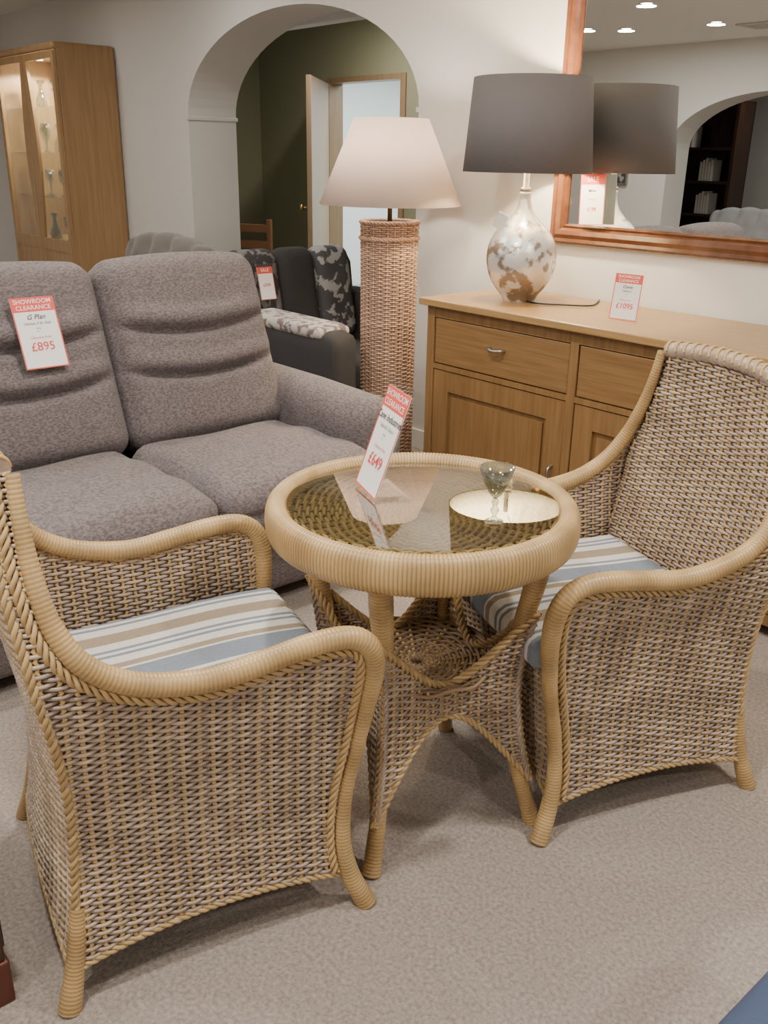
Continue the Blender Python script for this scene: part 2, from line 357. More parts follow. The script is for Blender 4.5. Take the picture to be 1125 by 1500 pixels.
chair2=copy_tree(chair,(-1.154,1.682,0),math.radians(159.8))
chair2["label"]="honey wicker armchair, striped cushion, in front of the oak sideboard"
chair["label"]="honey wicker armchair, striped cushion, in front of the grey sofa"
# ---------------------------------------------------------------- table
def build_table():
    t=thing("wicker_table","round rattan wicker table with tinted glass top, between two armchairs","table",(-1.28,1.22,0),0)
    n=250*4;th=np.arange(n)*2*pi/n;w=np.abs(np.sin(250*th/2));tone=(.55+.45*w**.6)*(.94+.08*np.sin(np.floor(250*th/(2*pi))*12.9898))  # rim tone carries painted shade in the wrap grooves, plus per-wrap variation
    pa=np.arange(16)*2*pi/16;ca=np.sign(np.cos(pa))*np.abs(np.cos(pa))**.8;sa=np.sign(np.sin(pa))*np.abs(np.sin(pa))**.8
    rr=.297+(.023*(1+.05*w))[:,None]*ca[None];zz=.694+(.040*(.97+.04*w))[:,None]*sa[None]
    V=np.stack([rr*np.cos(th)[:,None],rr*np.sin(th)[:,None],zz],-1)
    i=np.arange(n)[:,None];j=np.arange(16)[None];F=np.stack([i*16+j,((i+1)%n)*16+j,((i+1)%n)*16+(j+1)%16,i*16+(j+1)%16],-1).reshape(-1,4)
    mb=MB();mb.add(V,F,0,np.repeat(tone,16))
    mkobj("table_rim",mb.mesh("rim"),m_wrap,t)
    mb=MB();k=2*pi/(44*.03)
    weave(mb,lambda a,b:st(b*np.cos(a*k),b*np.sin(a*k),np.full(np.shape(a),.698)),(0,44*.03),(.02,.274),None,sp=.03,row=.0084,rs=.0041,rk=.003,amp=.0045)
    c=np.linspace(0,2*pi,120);braid(mb,st(.274*np.cos(c),.274*np.sin(c),np.full(120,.706)),.004,.004,mi=1)
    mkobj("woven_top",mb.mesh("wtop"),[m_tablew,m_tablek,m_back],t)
    # glass plate gets a slight added tilt to bring the lamp reflections nearer
    g=lathe("glass_top",[(0.0001,0),(.276,0)],m_glass,t,(0,0,.725),n=96)
    ax=Vector((.657,.753,0)).normalized();g.rotation_euler=Matrix.Rotation(math.radians(-1.5),4,ax).to_euler()
    lr=catmull([(.258,.68),(.240,.56),(.215,.45),(.203,.35),(.210,.25),(.228,.16),(.250,.09),(.280,0)],10)
    R=lambda z:np.interp(z,lr[::-1,1],lr[::-1,0])
    a0=math.radians(-60)
    for q in range(4):
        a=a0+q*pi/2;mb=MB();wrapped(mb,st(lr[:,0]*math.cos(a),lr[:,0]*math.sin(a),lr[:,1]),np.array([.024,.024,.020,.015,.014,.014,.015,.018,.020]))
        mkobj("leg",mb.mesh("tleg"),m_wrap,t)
    for q in range(4):
        a=a0+q*pi/2;b_=a+pi/2;A=np.array([math.cos(a),math.sin(a)]);B=np.array([math.cos(b_),math.sin(b_)]);hw=.15
        def P(u,z,A=A,B=B):
            tt=(u/hw+1)/2;r=R(z)+.026;f=1-.17*(1-np.abs(u/hw)**1.5);xy=(A*(1-tt)[...,None]+B*tt[...,None])*(r*f)[...,None];return np.concatenate([xy,np.asarray(z)[...,None]],-1)
        zb=lambda u:.110+.180*(1-np.abs(u/hw)**2.2);zt=lambda u:.365+.150*np.abs(u/hw)**1.8
        mb=MB();weave(mb,P,(-hw,hw),(.10,.53),lambda u,z:(z>zb(u))&(z<zt(u)),sp=.01875)
        u=np.linspace(-hw,hw,50);braid(mb,P(u,zb(u)),.005,.0042,mi=3);braid(mb,P(u,zt(u)),.006,.0046,mi=3)
        for e in(-hw,hw):
            z=np.linspace(.11,.51,30);braid(mb,P(np.full(30,e*.97),z)*np.array([1.01,1.01,1]),.004,.004,mi=0)
        mkobj("woven_skirt",mb.mesh("skirt"),[m_strand,m_stake,m_back,m_braid],t)
    mb=MB();k=2*pi/(20*.03)
    weave(mb,lambda a,b:st(b*np.cos(a*k),b*np.sin(a*k),.345+.35*np.asarray(b)**1.5),(0,20*.03),(.012,.170),None,sp=.03,row=.0085,rs=.0042)
    mkobj("lower_shelf",mb.mesh("shelf"),[m_shelfw,m_stake,m_back],t)
build_table()
# ---------------------------------------------------------------- signs
def text_mesh(s,size,shear=0.,bold=0.):
    cu=bpy.data.curves.new("t","FONT");cu.body=s;cu.size=size;cu.align_x='CENTER';cu.shear=shear;cu.resolution_u=3;cu.offset=bold
    o=bpy.data.objects.new("t",cu);COL.objects.link(o);dg=bpy.context.evaluated_depsgraph_get()
    me=bpy.data.meshes.new_from_object(o.evaluated_get(dg));bpy.data.objects.remove(o);return me
def sign(name,label,loc,rot,w,h,lines):
    t=thing(name,label,"price sign",loc);t.rotation_euler=rot
    mkobj("acrylic_holder",pmesh("holder",[(-w/2-.006,.003,-.004),(w/2+.006,.003,-.004),(w/2+.006,.003,h+.016),(-w/2-.006,.003,h+.016)],[(0,1,2,3)]),m_acryl,t,smooth=False)
    box("paper",(-w/2,w/2,0,.0012,0,h),m_paper,t,0)
    bw=.0035*w/.13
    box("red_header",[(-w/2,w/2,-.0006,-.0001,h*.80,h),(-w/2,w/2,-.0006,-.0001,0,bw),(-w/2,-w/2+bw,-.0006,-.0001,bw,h*.8),(w/2-bw,w/2,-.0006,-.0001,bw,h*.8)],m_red,t,0)
    mk={'w':m_wtext,'k':m_ink,'r':m_inkred}
    for (s,size,yf_,c,sh) in lines:
        me=text_mesh(s,size*h,sh,.0008*h if size>.06 else 0);mkobj("lettering",me,mk[c],t,(0,-.0014,yf_*h),(pi/2,0,0),False)
    return t
def L4(brand,sub,price,hsize=.088):
    return [("SHOWROOM",hsize,.912,'w',0),("CLEARANCE",hsize,.825,'w',0),(brand,.098,.69,'k',.35),(sub,.052,.615,'k',.3),("WAS",.03,.55,'k',0),("£......",.03,.51,'k',0),("Clearance Price",.045,.42,'r',.3),(price,.17,.25,'r',0)]
ts=sign("price_sign","red and white clearance price sign in acrylic stand, on glass table",(-1.385,1.155,.731),(math.radians(-19.5),0,math.radians(-21)),.125,.22,L4("Cane Industries","Table & 2 Chairs","£649"))
c_,s_=math.cos(math.radians(19.5)),math.sin(math.radians(19.5))
mkobj("stand_foot",pmesh("foot",[(-.068,.003,-.003),(.068,.003,-.003),(.068,.003+.075*c_,-.003+.075*s_),(-.068,.003+.075*c_,-.003+.075*s_)],[(0,1,2,3)]),m_acryl,ts,smooth=False)
sign("price_sign","red and white clearance price sign hanging on sofa back cushion",(-2.80,1.06,.755),(math.radians(-22),0,math.radians(90)),.135,.22,L4("G Plan","Holmes 3 Str Sofa","£895"))
sign("price_sign","small red and white clearance price sign standing on oak sideboard",(-1.90,2.74,.863),(math.radians(-8),0,math.radians(6)),.105,.155,L4("Corte","Sideboard","£1095"))
sign("sale_sign","red and white sale sign hanging in front of wall mirror",(-2.295,3.035,1.145),(0,math.radians(-2),0),.115,.185,[("SALE",.14,.855,'w',0),("Mirror",.07,.66,'k',0),("now only",.05,.5,'r',0),("£199",.11,.28,'r',0)])
# ---------------------------------------------------------------- wine glass
wg=thing("wine_glass","small clear stemmed cocktail glass on the glass table","glass",(-1.10,1.24,.7285))
lathe("bowl",[(.004,.050),(.012,.058),(.023,.078),(.034,.112),(.0325,.112),(.0215,.079),(.010,.061),(.0001,.056)],m_crystal,wg,n=32)
lathe("stem",[(.0001,.0),(.018,.0),(.018,.003),(.006,.008),(.004,.016),(.009,.025),(.004,.033),(.007,.042),(.004,.050),(.0001,.050)],m_crystal,wg,n=32)
# ---------------------------------------------------------------- sofa
def build_sofa():
    s=thing("sofa","grey-mauve fabric sofa with pillowed back cushions","sofa",(-2.7,1.3,0))
    o=Vector((-2.7,1.3,0));L=lambda x,y,z:(x-o.x,y-o.y,z)
    rbox("base",.86,1.58,.30,.04,m_sofa,s,L(-2.69,1.18,.20),n=10)
    rbox("back_frame",.18,1.60,.84,.07,m_sofa,s,L(-3.10,1.20,.47),(0,math.radians(-7),0),n=12)
    def seat(u,c,dv):
        top=1 if u.z>0 else 0;b=.022*(1-u.x**4)*(1-u.y**4)*top
        return(.014*(1-u.y**2)*max(u.x,0)*(1-abs(u.z)*.5)-.012*math.exp(-(c.z/.012)**2)*(u.x>.99),0,b-.02*max(0,-u.x)*top+.005*math.sin(9*u.x+4*u.y)*top)
    for y,w in((.97,.635),(1.61,.635)):
        rbox("seat_cushion",.66,w,.18,.06,m_sofa,s,L(-2.50,y,.375),n=26,disp=seat)
    def bk(u,c,dv):
        if u.x<0:return(0,0,0)
        y=c.y/.31;z=c.z;d=.035*(1-u.y**4)*(1-u.z**4)
        for z0,dd in((.095,.048),(-.055,.048)):
            zc=z0-.045*(1-y*y);fade=max(0,1-abs(y)**4);d-=dd*math.exp(-((z-zc)/.014)**2)*fade
            d+=.018*math.exp(-((z-zc-.045)/.03)**2)*fade
        return(d*max(0,u.x)**.5,0,0.02*(1-u.y**2)*(1 if u.z>0 else 0)*abs(u.z))
    for y in(1.005,1.635):
        rbox("back_cushion",.19,.63,.65,.07,m_sofa,s,L(-2.965,y,.715),(0,math.radians(-20),0),n=60,disp=bk)
    def arm(u,c,dv):
        t=max(0,u.z);return(-.02*(u.z<0)*(u.x>0),.018*u.y*t,-.012*t*max(0,u.x)+.012*t*(1-u.y**2)-.02*t*(u.y>0)*u.y)
    for y in(2.015,.535):
        rbox("sofa_arm",.84,.20,.55,.085,m_sofa,s,L(-2.72,y,.33),n=20,disp=arm)
    for x in(-2.35,-3.0):
        for y in(.5,2.0):
            lathe("foot",[(.0001,0),(.022,0),(.03,.06),(.0001,.06)],m_darkwood,s,L(x,y,0),n=16)
build_sofa()
# ---------------------------------------------------------------- sideboard
def build_sideboard():
    s=thing("oak_sideboard","oak sideboard with drawers over panelled doors, against the wall","sideboard",(-1.62,2.82,0))
    ox,oy=-1.62,2.82
    def B(x0,x1,y0,y1,z0,z1):return(x0-ox,x1-ox,y0-oy,y1-oy,z0,z1)
    X0,X1=-2.70,-.54;yf=2.57
    box("worktop",B(X0-.02,X1+.02,2.535,3.07,.835,.862),m_oaktop,s,.004)
    bs=[B(X0+.002,X1-.002,2.598,3.06,.05,.829),B(X0,X0+.04,yf,2.61,.0,.834),B(X1-.04,X1,yf,2.61,0,.834)]
    xs_=[(-2.66,-1.98),(-1.945,-1.27),(-1.235,-.58)]
    for a,b in xs_:bs+=[B(a,b,yf+.001,2.61,.79,.833),B(a,b,yf+.001,2.61,.585,.605),B(a,b,yf+.001,2.61,.04,.075)]
    for a,b in((-1.98,-1.945),(-1.27,-1.235)):bs.append(B(a,b,yf,2.61,.04,.8335))
    for x in(X0+.001,X1-.051):
        bs.append(B(x,x+.05,2.98,3.05,0,.06))
    box("carcass",bs,m_oakv,s,0)
    for a,b in xs_:
        g=.004
        dr=mkobj("drawer",boxmesh("drawer",[B(a+g,b-g,yf+.004,2.60,.609,.786)]),m_oak,s,smooth=False)
        md=dr.modifiers.new("b","BEVEL");md.width=.003;md.segments=2
        cx=(a+b)/2-ox
        P=catmull([(cx-.035,yf+.004-oy,.712),(cx-.03,yf-.016-oy,.712),(cx,yf-.022-oy,.708),(cx+.03,yf-.016-oy,.712),(cx+.035,yf+.004-oy,.712)],8)
        T,N,Bn=frames(P);mb=MB();mb.tube(P,N,Bn,.007,8,0);mkobj("handle",mb.mesh("h"),m_metal,dr,label="brushed metal bow handle")
        fr=.085
        bd=[B(a+g,a+fr,yf+.004,2.60,.079,.581),B(b-fr,b-g,yf+.004,2.60,.079,.581),B(a+fr,b-fr,yf+.005,2.60,.50,.5805),B(a+fr,b-fr,yf+.005,2.60,.0795,.16),B(a+fr,b-fr,yf+.018,2.60,.16,.50),B(a+fr+.02,b-fr-.02,yf+.009,2.60,.18,.48)]
        d=box("cabinet_door",bd,m_oakv,s,0)
        hx=(b-.04 if a<-2.5 else a+.04)-ox
        P=catmull([(hx,yf+.004-oy,.335),(hx,yf-.018-oy,.325),(hx,yf-.022-oy,.295),(hx,yf-.018-oy,.265),(hx,yf+.004-oy,.255)],8)
        T,N,Bn=frames(P);mb=MB();mb.tube(P,N,Bn,.006,8,0);mkobj("handle",mb.mesh("h"),m_metal,d,label="brushed metal bow handle")
build_sideboard()
# ---------------------------------------------------------------- table lamp
TLX=-2.43
tl=thing("table_lamp","mottled mercury-glass table lamp with dark grey drum shade, on sideboard","lamp",(TLX,2.80,.8625))
prof=catmull([(.0001,0),(.055,0),(.062,.004),(.075,.025),(.103,.06),(.127,.110),(.134,.165),(.126,.215),(.100,.262),(.060,.300),(.033,.335),(.022,.375),(.022,.40),(.0001,.402)],6)
lathe("lamp_base",[tuple(p) for p in prof],m_merc,tl,n=64)
lathe("neck",[(.0001,.40),(.02,.40),(.022,.415),(.012,.42),(.010,.50),(.0001,.50)],m_metal,tl,n=24)
lathe("lamp_shade",[(.240,.47),(.214,.79),(.211,.79),(.237,.47)],m_shade,tl,n=96,closed=True)
lathe("shade_lining",[(.236,.472),(.2105,.788),(.2100,.788),(.2355,.472)],m_shadein,tl,n=96,closed=True)
lathe("bulb",[(.0001,.50),(.014,.50),(.016,.53),(.03,.57),(.03,.59),(.018,.615),(.0001,.62)],emis("bulb_glow",(1,.8,.5),12),tl,n=24)
mb=MB()
for q in range(3):
    a=q*2*pi/3;P=np.array([[0,0,.735],[.21*math.cos(a),.21*math.sin(a),.775]]);T,N,B=frames(P);mb.tube(P,N,B,.002,6,0)
P=np.array([[0,0,.50],[0.03,0,.54],[.035,0,.60],[.0,0,.735]]);P=catmull(P,6);T,N,B=frames(P);mb.tube(P,N,B,.002,6,0)
mkobj("shade_carrier",mb.mesh("carrier"),m_metal,tl)
box("paper_tag",(-.022,.022,-.0005,.0005,-.04,.03),m_paper,tl,0,loc=(-.040,-.085,.30),rot=(.5,.5,.6))
P=catmull([(.06,-.02,.004),(.12,-.02,.004),(.2,.03,.004),(.27,.10,.004),(.24,.18,.004),(.20,.25,.004)],10);T,N,B=frames(P);mb=MB();mb.tube(P,N,B,.003,8,0);mkobj("cable",mb.mesh("cable"),m_black,tl)
def plight(name,loc,e,col,r=.03):
    l=bpy.data.lights.new(name,'POINT');l.energy=e;l.color=col;l.shadow_soft_size=r;o=bpy.data.objects.new(name,l);COL.objects.link(o);o.location=loc;return o
plight("lamp_light",(TLX,2.80,1.52),58,(1,.82,.55),.035)
# ---------------------------------------------------------------- floor lamp
fl=thing("floor_lamp","tall woven wicker column floor lamp with pale tapered shade","lamp",(-3.09,2.70,0))
mb=MB()
fr_=lambda z:np.interp(z,[0,.9,1.13],[.112,.117,.120])
nst=24;sp=.03;kk=2*pi/(nst*sp)
weave(mb,lambda a,b:st(fr_(b)*np.cos(a*kk),fr_(b)*np.sin(a*kk),b),(0,nst*sp),(.03,1.12),None,sp=.03,row=.0085,rs=.0042,rk=.0036)
c=np.linspace(0,2*pi,60)
for z,rr in((1.12,.121),(1.055,.123),(.02,.122),(.06,.12)):
    braid(mb,st(rr*np.cos(c),rr*np.sin(c),np.full(60,z)),.006,.005,mi=1)
mkobj("lamp_column",mb.mesh("col"),[m_lampw,m_lampw,m_back],fl)
lathe("column_cap",[(.0001,1.115),(.115,1.115),(.115,1.122),(.0001,1.122)],m_lampw,fl,n=32)
lathe("pole",[(.0001,1.12),(.010,1.12),(.010,1.24),(.02,1.245),(.02,1.29),(.0001,1.29)],m_brass,fl,n=16)
lathe("lamp_shade",[(.300,1.19),(.155,1.525),(.152,1.525),(.297,1.19)],m_cream,fl,n=96,closed=True)
mb=MB()
for q in range(3):
    a=q*2*pi/3;P=np.array([[0,0,1.28],[.25*math.cos(a),.25*math.sin(a),1.30]]);T,N,B=frames(P);mb.tube(P,N,B,.002,6,0)
mkobj("shade_carrier",mb.mesh("carrier"),m_metal,fl)
lathe("bulb",[(.0001,1.29),(.014,1.29),(.016,1.31),(.03,1.35),(.03,1.37),(.018,1.395),(.0001,1.40)],m_shadein,fl,n=24)
plight("floor_lamp_light",(-3.09,2.70,1.44),10,(1,.9,.8),.04)
# ---------------------------------------------------------------- mirror
def build_mirror():
    x0,x1,z0,z1=-2.51,-1.10,1.066,2.14;yb=3.078
    t=thing("wall_mirror","large rectangular wall mirror in moulded mahogany frame, above the sideboard","mirror",((x0+x1)/2,yb,(z0+z1)/2))
    prof=[(0,0),(0,-.022),(.008,-.030),(.020,-.026),(.035,-.034),(.052,-.028),(.060,-.018),(.068,-.022),(.075,-.012),(.075,0)]
    v=[];f=[];k=len(prof)
    for sx,sz in((-1,-1),(1,-1),(1,1),(-1,1)):
        for i,d in prof:v.append((sx*((x1-x0)/2-i),d,sz*((z1-z0)/2-i)))
    for c in range(4):
        for q in range(k-1):f.append((c*k+q,((c+1)%4)*k+q,((c+1)%4)*k+q+1,c*k+q+1))
    mkobj("mirror_frame",pmesh("frame",v,f),m_mahog,t,smooth=False)
    hx,hz=(x1-x0)/2-.07,(z1-z0)/2-.07
    box("mirror_glass",(-hx,hx,-.008,-.002,-hz,hz),m_mirror,t,0)
build_mirror()
# ---------------------------------------------------------------- display cabinet
def build_cabinet():
    X0,X1,Y0,Y1=-7.36,-6.32,2.65,3.07
    t=thing("display_cabinet","tall oak display cabinet with glazed doors and lit glass shelves","cabinet",((X0+X1)/2,(Y0+Y1)/2,0))
    cx,cy=(X0+X1)/2,(Y0+Y1)/2;W=(X1-X0)/2;D=(Y1-Y0)/2
    m_in=M("cabinet_lining",(.66,.56,.42),.6)
    box("carcass",[(W-.03,W,-D+.022,D,.0,2.0),(-W,-W+.03,-D+.022,D,0,2.0),(-W+.03,W-.03,-D+.022,D-.02,.05,.09),(-W+.03,W-.03,-D+.03,D-.02,.74,.77)],m_oakcab,t,.006)
    box("back_panel",(-W+.03,W-.03,D-.02,D-.001,.05,1.98),m_in,t,0)
    box("cabinet_top",(-W-.004,W+.004,-D-.004,D,1.985,2.03),m_oakcab,t,.018)
    for sx in(-1,1):
        a,b=(-W+.002,-.003) if sx<0 else(.003,W-.002);s_=.045
        d=box("cabinet_door",[(a,a+s_,-D-.002,-D+.02,.1,1.98),(b-s_,b,-D-.002,-D+.02,.1,1.98),(a+s_,b-s_,-D-.001,-D+.02,1.935,1.979),(a+s_,b-s_,-D-.001,-D+.02,.101,.2),(a+s_,b-s_,-D-.001,-D+.02,.72,.80),(a+s_,b-s_,-D+.004,-D+.014,.2,.72)],m_oakcab,t,0)
        v=[];f=[];x=(b-s_) if sx<0 else (a+s_)
        for i in range(25):
            u=i/24;z=.80+1.135*u;wd=(.06*math.sin(pi*u))*(-1 if sx<0 else 1)
            v+=[(x,-D-.001,z),(x+wd,-D-.001,z),(x,-D+.018,z),(x+wd,-D+.018,z)]
        for i in range(24):
            k=i*4;f+=[(k,k+1,k+5,k+4),(k+1,k+3,k+7,k+5),(k+2,k+6,k+7,k+3)]
        mkobj("curved_stile",pmesh("stile",v,f),m_oakcab,d,smooth=False)
        mkobj("glass_pane",pmesh("pane",[(a+s_,-D+.01,.80),(b-s_,-D+.01,.80),(b-s_,-D+.01,1.935),(a+s_,-D+.01,1.935)],[(0,1,2,3)]),m_clear,d,smooth=False)
    for z in(1.07,1.36,1.65):
        box("glass_shelf",(-W+.031,W-.031,-D+.05,D-.03,z,z+.008),m_clear,t,0)
    for x in(-.25,.25):
        lathe("cabinet_spotlight",[(.0001,1.975),(.035,1.975),(.035,1.984),(.0001,1.984)],m_spot,t,(x,0,0),n=20)
        l=bpy.data.lights.new("cabinet_light",'SPOT');l.energy=40;l.color=(1,.9,.72);l.spot_size=2.6;l.shadow_soft_size=.03;o=bpy.data.objects.new("cabinet_light",l);COL.objects.link(o);o.location=(cx+x,cy,1.96)
    profs=[[(.0001,0),(.03,0),(.01,.02),(.01,.06),(.035,.10),(.04,.15),(.03,.19),(.028,.19),(.036,.15),(.0001,.10)],[(.0001,0),(.04,0),(.045,.05),(.02,.10),(.015,.14),(.03,.18),(.0001,.18)],[(.0001,0),(.035,0),(.008,.015),(.008,.08),(.03,.11),(.034,.17),(.032,.17),(.0001,.115)]]
    for i,z in enumerate((.771,1.079,1.369,1.659)):
        for j,x in enumerate((-.36,-.15,.14,.26,.39)):
            g=lathe("glass_ornament",profs[(i+j)%3],m_crystal,None,(cx+x,cy-.05+.02*((j%2)-.5),z),n=20)
            g["label"]="cut crystal glass ornament on a lit cabinet shelf";g["category"]="ornament";g["group"]="crystal ornaments in display cabinet"
build_cabinet()
# ---------------------------------------------------------------- dark patterned armchair, tufted chair
def build_dark():
    t=thing("patterned_armchair","charcoal armchair with paisley and silver leaf cushions, under the archway","armchair",(-3.8,2.85,0))
    o=(-3.8,2.85);L=lambda x,y,z:(x-o[0],y-o[1],z)
    rbox("arm_rest",1.25,.17,.60,.06,m_char,t,L(-3.66,2.42,.39),n=12)
    rbox("arm_cap",.62,.185,.06,.03,m_lpais,t,L(-3.42,2.42,.675),n=10,label="pale paisley arm cover")
    rbox("back_frame",.22,1.0,.80,.07,m_char,t,L(-4.28,2.93,.47),(0,math.radians(-8),0),n=12)
    rbox("seat",.80,.74,.32,.06,m_char,t,L(-3.85,2.89,.28),n=12)
    rbox("arm_rest",.72,.15,.60,.06,m_char,t,L(-3.86,3.36,.39),n=12)
    for y,m,w in((2.66,m_pais,.30),(2.92,m_char,.25),(3.16,m_leaf,.25)):
        rbox("back_pillow",.15,w,.50,.07,m,t,L(-4.10,y,.68),(0,math.radians(-12),0),n=14)
    for x in(-4.2,-3.15):
        lathe("foot",[(.0001,0),(.02,0),(.028,.1),(.0001,.1)],m_darkwood,t,L(x,2.42,0),n=12)
    sign("price_sign","small clearance price sign on the patterned cushion",(-3.93,2.64,.70),(math.radians(-14),0,math.radians(90)),.09,.16,[("SALE",.14,.86,'w',0),("£599",.14,.4,'r',0)])
build_dark()
def build_tuft(loc,rz,mat=m_tuft):
    t=thing("tufted_armchair","grey button-back armchair standing behind the sofa","armchair",loc,rz)
    def d(u,c,dv):
        x=c.x/.11;z=c.z/.11;q=abs(math.cos(pi*x/2)*math.cos(pi*z/2))+abs(math.sin(pi*x/2)*math.sin(pi*z/2))
        return(0,-.03*(q-.5)*(1 if u.y<0 else 0),(.05*(1-u.x**2)+.018*abs(math.cos(pi*x/2)))*max(0,u.z))
    rbox("backrest",.86,.18,.56,.08,mat,t,(0,.30,.61),(math.radians(-8),0,0),n=34,disp=d)
    rbox("seat",.62,.62,.20,.06,mat,t,(0,-.05,.36),n=12)
    rbox("seat_base",.80,.66,.18,.04,mat,t,(0,-.03,.20),n=8)
    for s in(-1,1):rbox("arm_rest",.13,.66,.44,.06,mat,t,(s*.385,-.03,.36),n=12)
    for x in(-.36,.36):
        for y in(-.32,.28):lathe("leg",[(.0001,0),(.015,0),(.025,.12),(.0001,.12)],m_darkwood,t,(x,y,0),n=12)
    return t
build_tuft((-4.93,2.32,0),0)
# ---------------------------------------------------------------- ladder-back chair
def ladder(loc,rz):
    t=thing("wooden_chair","orange-brown wooden ladder-back dining chair in the olive room","chair",loc,rz)
    for x in(-.2,.2):
        box("rear_leg",(x-.018,x+.018,.19,.225,0,.92),m_orange,t,.005);box("front_leg",(x-.018,x+.018,-.2,-.165,0,.44),m_orange,t,.005)
    box("seat",(-.22,.22,-.21,.22,.43,.46),m_orange,t,.01)
    for z in(.58,.70,.82):box("back_slat",(-.2,.2,.198,.218,z,z+.06),m_orange,t,.005)
ladder((-6.20,3.85,0),math.radians(25))
# ---------------------------------------------------------------- room
XL,XR=-8.4,2.4;YW=3.08;ZC=2.38
def arch_wall(name,y0,y1,xc,hw,spring,rise,mat,xa=XL,xb=XR):
    v=[];f=[];n=32;pts=[(xc-hw,0)]+[(xc-hw*math.cos(pi*i/n),spring+rise*math.sin(pi*i/n)) for i in range(n+1)]+[(xc+hw,0)]
    def quad(a,b,c,d):
        k=len(v);v.extend([a,b,c,d]);f.append((k,k+1,k+2,k+3))
    for y in(y0,y1):
        quad((xa,y,0),(xc-hw,y,0),(xc-hw,y,ZC),(xa,y,ZC));quad((xc+hw,y,0),(xb,y,0),(xb,y,ZC),(xc+hw,y,ZC))
        for i in range(1,n+1):
            (x1,z1),(x2,z2)=pts[i],pts[i+1];quad((x1,y,z1),(x2,y,z2),(x2,y,ZC),(x1,y,ZC))
    for i in range(len(pts)-1):
        (x1,z1),(x2,z2)=pts[i],pts[i+1];quad((x1,y0,z1),(x1,y1,z1),(x2,y1,z2),(x2,y0,z2))
    return mkobj(name,pmesh(name,v,f),mat,smooth=False,kind="structure")
arch_wall("wall_back",YW,YW+.34,-4.375,1.035,1.59,.50,m_wall)
for i,x in enumerate((-5.41,-3.34)):
    s=1 if i==0 else -1
    box("trim_%d"%(i+1),(min(x-.006*s,x+.010*s),max(x-.006*s,x+.010*s),YW-.010,YW+.350,1.567,1.59),m_wall,None,.004,"structure")
arch_wall("wall_front",-2.34,-2.0,-4.33,1.0,1.50,.46,m_wall)
box("wall_left",(XL-.1,XL,-5.2,8,0,ZC),m_wall,None,0,"structure")
box("wall_right",(XR,XR+.1,-5.2,8,0,ZC),m_wall,None,0,"structure")
box("floor",(XL-.1,XR+.1,-5.2,8,-.08,0),m_carpet,None,0,"structure")
box("ceiling",(XL-.1,XR+.1,-5.2,8,ZC,ZC+.08),m_ceil,None,0,"structure")
box("wall_far",(XL,XR,7.9,8,0,ZC),m_white,None,0,"structure")
box("wall_rear",(XL,XR,-5.2,-5.1,0,ZC),m_wall,None,0,"structure")
box("wall_olive_side",(-7.75,-7.65,YW+.34,5.1,0,ZC),m_green,None,0,"structure")
box("wall_olive_right",(-2.6,-2.5,YW+.34,5.1,0,ZC),m_green,None,0,"structure")
box("wall_olive_back",[(XL,-6.62,5.1,5.22,0,ZC),(-5.72,XR,5.1,5.22,0,ZC),(-6.62,-5.72,5.1,5.22,1.95,ZC)],m_green,None,0,"structure")
box("trim_3",[(-6.65,-6.61,5.085,5.235,0,1.97),(-5.73,-5.67,5.085,5.235,0,1.97),(-6.61,-5.73,5.085,5.235,1.93,1.97)],m_doorw,None,.004,"structure")
box("trim_4",(-7.65,-2.6,3.9,4.0,2.15,ZC),m_ceil,None,.003,"structure")
box("baseboard_back",[(XL,-5.41,YW-.015,YW,0,.10),(-3.34,XR,YW-.015,YW,0,.10)],m_skirt,None,.003,"structure")
ang=math.atan2(-.61,.58)
dr=box("door_1",(0,.84,-.02,.02,.01,1.93),m_doorw,None,.004,"structure",loc=(-6.60,5.05,0),rot=(0,0,ang))
box("notice",(.35,.55,-.024,-.021,1.2,1.62),m_paper,dr,0);
lathe("door_knob",[(.0001,0),(.025,0),(.025,.006),(.01,.01),(.01,.04),(.026,.05),(.026,.065),(.0001,.07)],m_brass,dr,(.77,-.02,1.0),n=20,rot=(pi/2,0,0))
# rooms seen in the mirror
def bookcase():
    t=thing("bookcase","dark wooden open bookcase with a few books","bookcase",(-6.15,-3.9,0))
    bs=[(-.5,-.46,-.16,.16,0,2.0),(.46,.5,-.16,.16,0,2.0),(-.5,.5,-.16,-.14,0,2.0)]
    box("frame",bs,m_darkwood,t,.003)
    for z in(.1,.45,.8,1.15,1.5,1.96):box("shelf",(-.46,.46,-.14,.16,z,z+.03),m_darkwood,t,.003)
    for z in(.83,1.18,1.53):
        for j in range(5):
            b=box("book",(-.014,.014,-.09,.09,0,.2+.02*(j%3)),m_page,None,.002,loc=(-6.15+.1+.034*j-.3*(z>1.4),-3.86,z+.001))
            b["label"]="pale hardback book standing on the dark bookcase";b["category"]="book";b["group"]="books on dark bookcase"
bookcase()
ac=build_tuft((-5.05,-2.85,0),pi,m_pale);ac["label"]="pale grey upholstered armchair in the next room"
pf=thing("picture_frame","small pale framed picture on the wall","picture",(-5.95,-1.99,1.27))
box("frame",[(-.2,-.18,-.005,.02,-.12,.12),(.18,.2,-.005,.02,-.12,.12),(-.18,.18,-.005,.02,.10,.12),(-.18,.18,-.005,.02,-.12,-.10)],m_metal,pf,.002)
box("print",(-.18,.18,-.005,.008,-.10,.10),m_leaf,pf,0)
vt=thing("ceiling_vent","pale square ceiling air vent","vent",(-4.15,-1.3,ZC))
box("vent_frame",[(-.16,.16,-.16,-.13,-.012,-.001),(-.16,.16,.13,.16,-.012,-.001),(-.16,-.13,-.13,.13,-.012,-.001),(.13,.16,-.13,.13,-.012,-.001)],m_vent,vt,.002)
box("vent_slats",[(-.13,.13,y,y+.012,-.010,-.001) for y in(-.11,-.07,-.03,.01,.05,.09)],m_vent,vt,0)
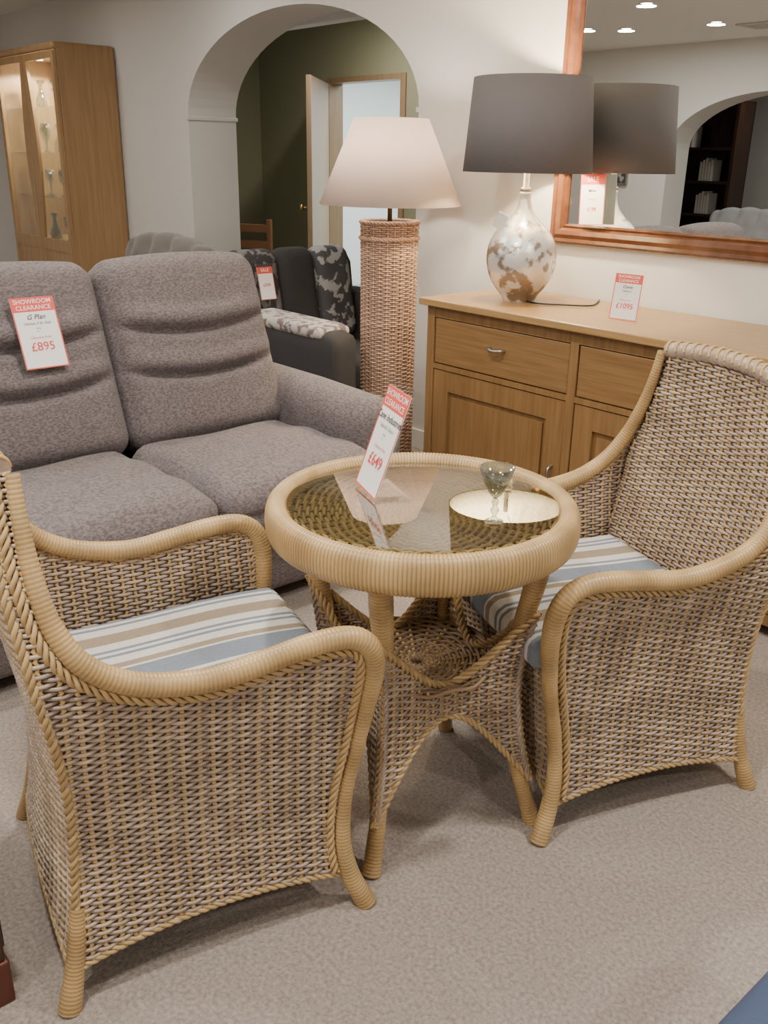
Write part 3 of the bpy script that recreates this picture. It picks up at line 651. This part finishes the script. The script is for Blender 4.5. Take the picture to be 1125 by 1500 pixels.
# ---------------------------------------------------------------- edge furniture
dk=thing("dark_chest","low dark wood chest with red-brown plinth on the carpet","chest",(-1.590,.035,0))
box("chest_body",(-.28,.28,-.27,.27,.09,.31),m_darkwood,dk,.004);box("chest_top",(-.29,.29,-.28,.28,.31,.33),m_darkwood,dk,.005);box("plinth",(-.285,.285,-.275,.275,0,.09),m_redwood,dk,.004)
for x in(-.14,.14):
    d=box("drawer",(x-.125,x+.125,.268,.276,.105,.295),m_darkwood,dk,.003)
ps=thing("footstool","dark blue upholstered footstool","footstool",(-.10,1.0,0))
rbox("cushion",.55,.5,.26,.08,m_blue,ps,(0,0,.26),n=14)
for x in(-.2,.2):
    for y in(-.18,.18):lathe("leg",[(.0001,0),(.014,0),(.02,.135),(.0001,.135)],m_darkwood,ps,(x,y,0),n=12)
# ---------------------------------------------------------------- lights
def downlight(x,y,e,col=(1,.945,.87),size=.13,z=ZC):
    t=thing("ceiling_downlight","small round recessed ceiling downlight","light",(x,y,z))
    lathe("light_ring",[(.04,-.004),(.055,-.004),(.055,0),(.04,0)],m_skirt,t,n=24,closed=True)
    lathe("light_lens",[(.0001,-.001),(.04,-.001),(.04,-.0005),(.0001,-.0005)],m_spot,t,n=24)
    l=bpy.data.lights.new("downlight",'AREA');l.shape='DISK';l.size=size;l.energy=e;l.color=col;o=bpy.data.objects.new("downlight",l);COL.objects.link(o);o.location=(x,y,z-.02)
for x,y,e in((-1.0,.2,28),(-.2,1.9,28),(-1.9,1.3,26),(-3.6,1.3,17),(-4.21,.18,13),(-5.08,-.81,13),(-5.32,-.61,8),(-4.35,-.94,10),(-4.6,2.4,7),(-6.4,1.9,7),(-.6,-1.2,22),(1.2,1.0,18),(-2.2,-.6,16)):
    downlight(x,y,e)
downlight(-5.5,4.4,18);downlight(-5.0,-3.6,10)
def area(name,loc,rot,sx,sy,e,col):
    l=bpy.data.lights.new(name,'AREA');l.shape='RECTANGLE';l.size=sx;l.size_y=sy;l.energy=e;l.color=col;o=bpy.data.objects.new(name,l);COL.objects.link(o);o.location=loc;o.rotation_euler=rot
area("window_daylight",(-6.3,6.6,2.3),(0,0,0),2.5,2.0,170,(.78,.93,1))
w=bpy.data.worlds.new("world");scene.world=w;w.use_nodes=True;w.node_tree.nodes["Background"].inputs[0].default_value=(.9,.9,1,1);w.node_tree.nodes["Background"].inputs[1].default_value=.2
